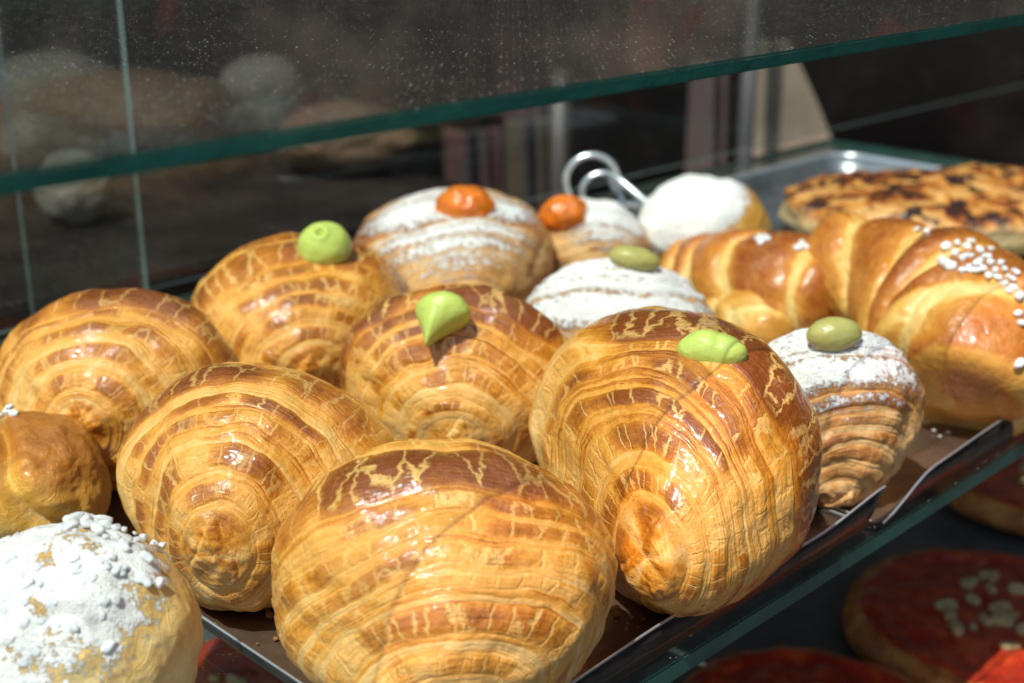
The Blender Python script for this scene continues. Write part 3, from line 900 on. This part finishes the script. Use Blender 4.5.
def pizza(px, py, rad, label, seed, ncr, scale=1.0, crpx=None):
    c = onz(px, py, -.185); base = np.array([c[0], c[1], -.2012])
    r = thing('small_pizza', base, label, 'pizza', 'small round pizzas on the lower shelf')
    nt, nph = 120, 220
    th = (np.linspace(.01, math.pi-.01, nt)[:, None]*np.ones((1, nph))).ravel(); ph = (np.ones((nt, 1))*np.linspace(0, 2*math.pi, nph, endpoint=False)).ravel()
    rr = np.sin(th)**.7; z = np.sign(np.cos(th))*np.abs(np.cos(th))**.7
    k = 1+.04*fbm(np.stack([np.cos(ph)*1.5, np.sin(ph)*1.5, 0*ph+seed], 1), 2)
    V = np.stack([rr*np.cos(ph)*rad*k, rr*np.sin(ph)*rad*k, z*.014+.014], 1)
    ed = sst(.70, .84, rr)*(1-sst(.93, 1, rr))*(z > 0)
    V[:, 2] += ed*.004+fbm(V*55+seed, 3)*.003*(z > 0)
    mesh_obj('dough', V, grid_faces(nt, nph), M_PIZZA, r, True, None, dict(sauce=(1-sst(.80, .98, rr))*(z > -.1)))
    rp = random.Random(seed)
    for _ in range(ncr):
        a = rp.uniform(0, 6.28); q = rp.uniform(0, .5)**.8*rad*.8
        pt = np.array([q*math.cos(a), q*math.sin(a), .0285])+base
        pearl(r, base, pt, np.array([0, 0, 1.]), rp.uniform(.0025, .0055), 'cheese_bit', me=cheese_me, out=.1)
    return r
cheese_me = _pearl_me[1].copy(); cheese_me.name = 'cheese_bit'; cheese_me.materials.clear(); cheese_me.materials.append(M_CHEESE)
pizza(1000, 628, .100, 'dark red small pizza with pale cheese bits, lower right beneath the glass edge', 3, 26)
pizza(1040, 484, .085, 'orange rimmed small pizza behind the lower right one, at the right edge', 5, 10)
pizza(812, 738, .086, 'dark red small pizza under the shelf edge, nearest at the bottom of the photo', 7, 9)
pizza(236, 700, .062, 'red small pizza glimpsed below the glass at the tray corner by the sugar crusted bun', 9, 3)
ctr2 = (940, 470)
cc = onz(*ctr2, -.18)
nt, nph = 90, 110
th = (np.linspace(.01, math.pi-.01, nt)[:, None]*np.ones((1, nph))).ravel(); ph = (np.ones((nt, 1))*np.linspace(0, 2*math.pi, nph, endpoint=False)).ravel()
u = np.stack([np.sin(th)*np.cos(ph), np.sin(th)*np.sin(ph), np.cos(th)], 1)
V = u*np.array([.06, .035, .022])*(1+.06*fbm(u*2, 3))[:, None]+np.array([0, 0, .021])
o = mesh_obj('bread_roll', V, grid_faces(nt, nph), M_BUN, None, True, np.array([cc[0]-.02, cc[1]+.06, -.201]),
             dict(brown=.1+.3*sst(0, 1, u[:, 2]), strk=u*3, crk=u*3, crackamt=0*th, dust=0*th))
tag(o, 'pale bread roll on the lower shelf, glimpsed through the glass under the sugared croissant', 'bread roll')

# ------------------------------------------------------------------ dim background beyond the case
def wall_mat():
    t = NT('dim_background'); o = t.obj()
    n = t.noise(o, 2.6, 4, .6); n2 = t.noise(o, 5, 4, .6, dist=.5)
    c = t.ramp(n, [(.3, (.018, .016, .015)), (.54, (.034, .027, .023)), (.70, (.12, .085, .066))])  # dark tones stand in for indoor shade on the wall
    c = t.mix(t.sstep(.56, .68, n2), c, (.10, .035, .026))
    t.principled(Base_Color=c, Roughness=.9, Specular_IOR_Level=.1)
    return t.m
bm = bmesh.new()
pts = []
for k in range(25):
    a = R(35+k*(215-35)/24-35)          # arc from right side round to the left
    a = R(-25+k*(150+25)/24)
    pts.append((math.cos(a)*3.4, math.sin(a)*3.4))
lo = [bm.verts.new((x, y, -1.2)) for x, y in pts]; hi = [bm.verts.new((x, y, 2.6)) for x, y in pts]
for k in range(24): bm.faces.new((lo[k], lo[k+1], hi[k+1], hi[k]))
o = bm_obj('background', bm, wall_mat(), None, True); tag(o, kind='structure')  # unseen right part and height added to keep sky out of glass reflections
md = o.modifiers.new('thick', 'SOLIDIFY'); md.thickness = .05; md.offset = 1
bm = bmesh.new(); bmesh.ops.create_grid(bm, x_segments=2, y_segments=2, size=6)
o = bm_obj('ground', bm, simple('dark_floor', (.04, .036, .034), .8, var=.4, scale=3, bump=.001), None, False, (0, 0, -1.0)); tag(o, kind='structure')

def cloth(px0, px1, py0, py1, t, col, label, name='stand_in_cloth', cat='cloth', lean=0, stripes=None, fold=10, rough=.9, shape=None, row=None):  # added cloths approximate layered reflections of people in the glass
    """upright folded cloth standing in for blurred reflections beyond the case, real thickness"""
    pm = row if row is not None else (max(py0, 0)+py1)/2
    A = at(px0, pm, t); B = at(px1, pm, t); Yd = A[1]
    def zz(py):
        d = ray(px0, py); return H+d[2]*Yd/d[1]
    w = abs(B[0]-A[0]); h = zz(py0)-zz(py1); A[2] = zz(py1)
    nx, nz = 60, 40; V = []
    for j in range(nz+1):
        for i in range(nx+1):
            s = i/nx; q = j/nz
            x0, x1 = (0, 1)
            if shape: x0, x1 = shape(q)
            s2 = x0+(x1-x0)*s
            V.append((-w/2+w*s2+lean*w*q, .018*math.sin(s2*fold+q*2)+.008*math.sin(s2*fold*2.7+q*3), h*q))
    fs = [(j*(nx+1)+i, j*(nx+1)+i+1, (j+1)*(nx+1)+i+1, (j+1)*(nx+1)+i) for j in range(nz) for i in range(nx)]
    if stripes:
        t_ = NT('striped_cloth'); oc = t_.obj()
        wv = t_.new('ShaderNodeTexWave', bands_direction='X', ins={'Vector': oc, 'Scale': stripes[1], 'Distortion': 1.5, 'Detail': 1.0})
        c_ = t_.ramp(wv.outputs['Fac'], [(.35, col), (.6, stripes[0])])
        t_.principled(Base_Color=c_, Roughness=.9); mat = t_.m
    else:
        mat = simple('cloth_'+name, col, rough, var=.3, scale=7, bump=.001)
    o = mesh_obj(name, V, fs, mat, None, True, np.array([(A[0]+B[0])/2, A[1], A[2]]))
    md = o.modifiers.new('thick', 'SOLIDIFY'); md.thickness = .004
    tag(o, label, cat)
    return o
def bar(px, py0, py1, t, r, col, label):
    A = at(px, 120, t); Yd = A[1]
    zz = lambda py: H+ray(px, py)[2]*Yd/ray(px, py)[1]
    A[2] = zz(py1); h = zz(py0)-zz(py1)
    bm = bmesh.new(); bmesh.ops.create_cone(bm, cap_ends=True, segments=20, radius1=r, radius2=r, depth=h)
    bmesh.ops.translate(bm, verts=bm.verts, vec=(0, 0, h/2))
    o = bm_obj('post', bm, simple('post_paint', col, .5, .2, var=.2, scale=20), None, True, A); tag(o, label, 'post')
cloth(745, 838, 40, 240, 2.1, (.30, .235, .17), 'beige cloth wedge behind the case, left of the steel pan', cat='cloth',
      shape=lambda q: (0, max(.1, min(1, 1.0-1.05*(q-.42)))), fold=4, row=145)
cloth(686, 726, 60, 330, 2.3, (.10, .07, .066), 'greyish pink stand-in cloth for a reflected figure beyond the powdered bun', fold=6)
cloth(497, 552, -60, 120, 2.6, (.07, .024, .02), 'dark red stand-in cloth for a reflected figure high in the background', fold=8)
cloth(630, 668, -40, 75, 2.6, (.17, .055, .035), 'salmon coloured stand-in cloth strip for a reflected person high above the wire tongs', fold=5)
cloth(445, 500, 130, 330, 2.4, (.03, .025, .026), 'dark stand-in cloth with faint red stripes behind the jam topped roll', stripes=((.06, .022, .020), 4), fold=7)
cloth(505, 553, 120, 330, 2.5, (.032, .028, .028), 'dark stand-in cloth with yellow stripes left of the wire tongs', stripes=((.065, .045, .022), 5), fold=7)
cloth(-30, 26, -60, 460, 2.2, (.10, .088, .08), 'grey stand-in cloth for haze at the far left of the background', fold=5)
cloth(46, 100, 186, 300, 2.0, (.13, .115, .105), 'small pale grey stand-in cloth low between the two glass pane edges', fold=4, lean=-.3)
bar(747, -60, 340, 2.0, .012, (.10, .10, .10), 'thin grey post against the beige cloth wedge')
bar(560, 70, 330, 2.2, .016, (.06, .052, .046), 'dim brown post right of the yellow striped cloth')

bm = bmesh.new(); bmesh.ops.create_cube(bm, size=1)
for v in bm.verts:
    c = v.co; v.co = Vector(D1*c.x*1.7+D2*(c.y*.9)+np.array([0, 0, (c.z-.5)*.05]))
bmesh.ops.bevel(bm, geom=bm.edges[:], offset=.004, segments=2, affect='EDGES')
o = bm_obj('added_counter', bm, simple('added_counter_top', (.016, .013, .011), .9, var=.6, scale=9, spec=.02, bump=.0005), None, False, uv(.10, 1.40, -.03)); tag(o, 'added dark counter behind the sliding glass panes, carrying the reflection stand-ins', 'counter')  # counter added to carry the breads that replace glass reflections
M_DIM = simple('dim_reflection_crust', (.11, .062, .032), .7, var=.35, scale=22, bump=.002)  # crust colours set dim so the breads pass as faint reflections
M_DIMW = simple('dim_reflection_flour', (.17, .145, .12), .8, var=.25, scale=22, bump=.002)
def loaf(px, py, t, ax, mat, label, seed, cat):  # added bread in place of a pastry reflected in the glass
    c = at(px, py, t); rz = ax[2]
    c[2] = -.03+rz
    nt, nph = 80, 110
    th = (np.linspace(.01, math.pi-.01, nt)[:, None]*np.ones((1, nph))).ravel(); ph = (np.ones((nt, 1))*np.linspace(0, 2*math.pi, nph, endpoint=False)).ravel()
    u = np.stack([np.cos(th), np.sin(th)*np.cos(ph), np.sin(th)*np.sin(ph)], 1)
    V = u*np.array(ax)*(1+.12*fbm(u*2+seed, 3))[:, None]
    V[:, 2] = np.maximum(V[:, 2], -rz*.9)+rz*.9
    o = mesh_obj('reflection_loaf' if cat == 'loaf' else 'reflection_bun', V, grid_faces(nt, nph), mat, None, True, np.array([c[0], c[1], -.029]))
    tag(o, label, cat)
loaf(135, 105, 1.55, (.135, .08, .050), M_DIM, 'added brown loaf standing in for a pastry reflection at the upper left, behind the glass', 3, 'loaf')
loaf(262, 95, 1.62, (.055, .05, .055), M_DIMW, 'added pale floury bun standing in for a pastry reflection right of the brown loaf', 6, 'bun')
loaf(20, 170, 1.45, (.09, .05, .04), M_DIM, 'added low brown loaf standing in for a reflection at the left end of the counter', 9, 'loaf')

loaf(78, 222, 1.26, (.035, .03, .035), M_DIMW, 'added small pale bun standing in for a reflection between the two glass pane edges', 12, 'bun')
loaf(345, 128, 1.45, (.075, .05, .04), M_DIM, 'added brown loaf standing in for a reflection behind the roll with the dimpled cream blob', 18, 'loaf')
loaf(60, 150, 1.75, (.09, .05, .05), M_DIMW, 'added wide pale loaf standing in for a reflection at the far back left', 21, 'loaf')

# ------------------------------------------------------------------ light
sd = np.array([-.30, -.50, 1.0]); sd /= np.linalg.norm(sd)
elev = math.asin(sd[2]); az = math.atan2(sd[0], sd[1])
w = bpy.data.worlds.new('World'); S.world = w; w.use_nodes = True
nt_ = w.node_tree; bg = nt_.nodes['Background']
sky = nt_.nodes.new('ShaderNodeTexSky'); sky.sky_type = 'NISHITA'; sky.sun_disc = False
sky.sun_elevation = elev; sky.sun_rotation = az
nt_.links.new(sky.outputs[0], bg.inputs[0]); bg.inputs[1].default_value = .10
sl = bpy.data.lights.new('sun', 'SUN'); sl.energy = 4.6; sl.angle = R(.5); sl.color = (1, .95, .87)
so_ = bpy.data.objects.new('sun', sl); COL.objects.link(so_)
so_.rotation_euler = Vector(sd).to_track_quat('Z', 'Y').to_euler()
S.view_settings.view_transform = 'Standard'; S.view_settings.look = 'None'
S.view_settings.exposure = 0.28; S.view_settings.gamma = 1
S.cycles.transparent_max_bounces = 24
S.cycles.max_bounces = 8
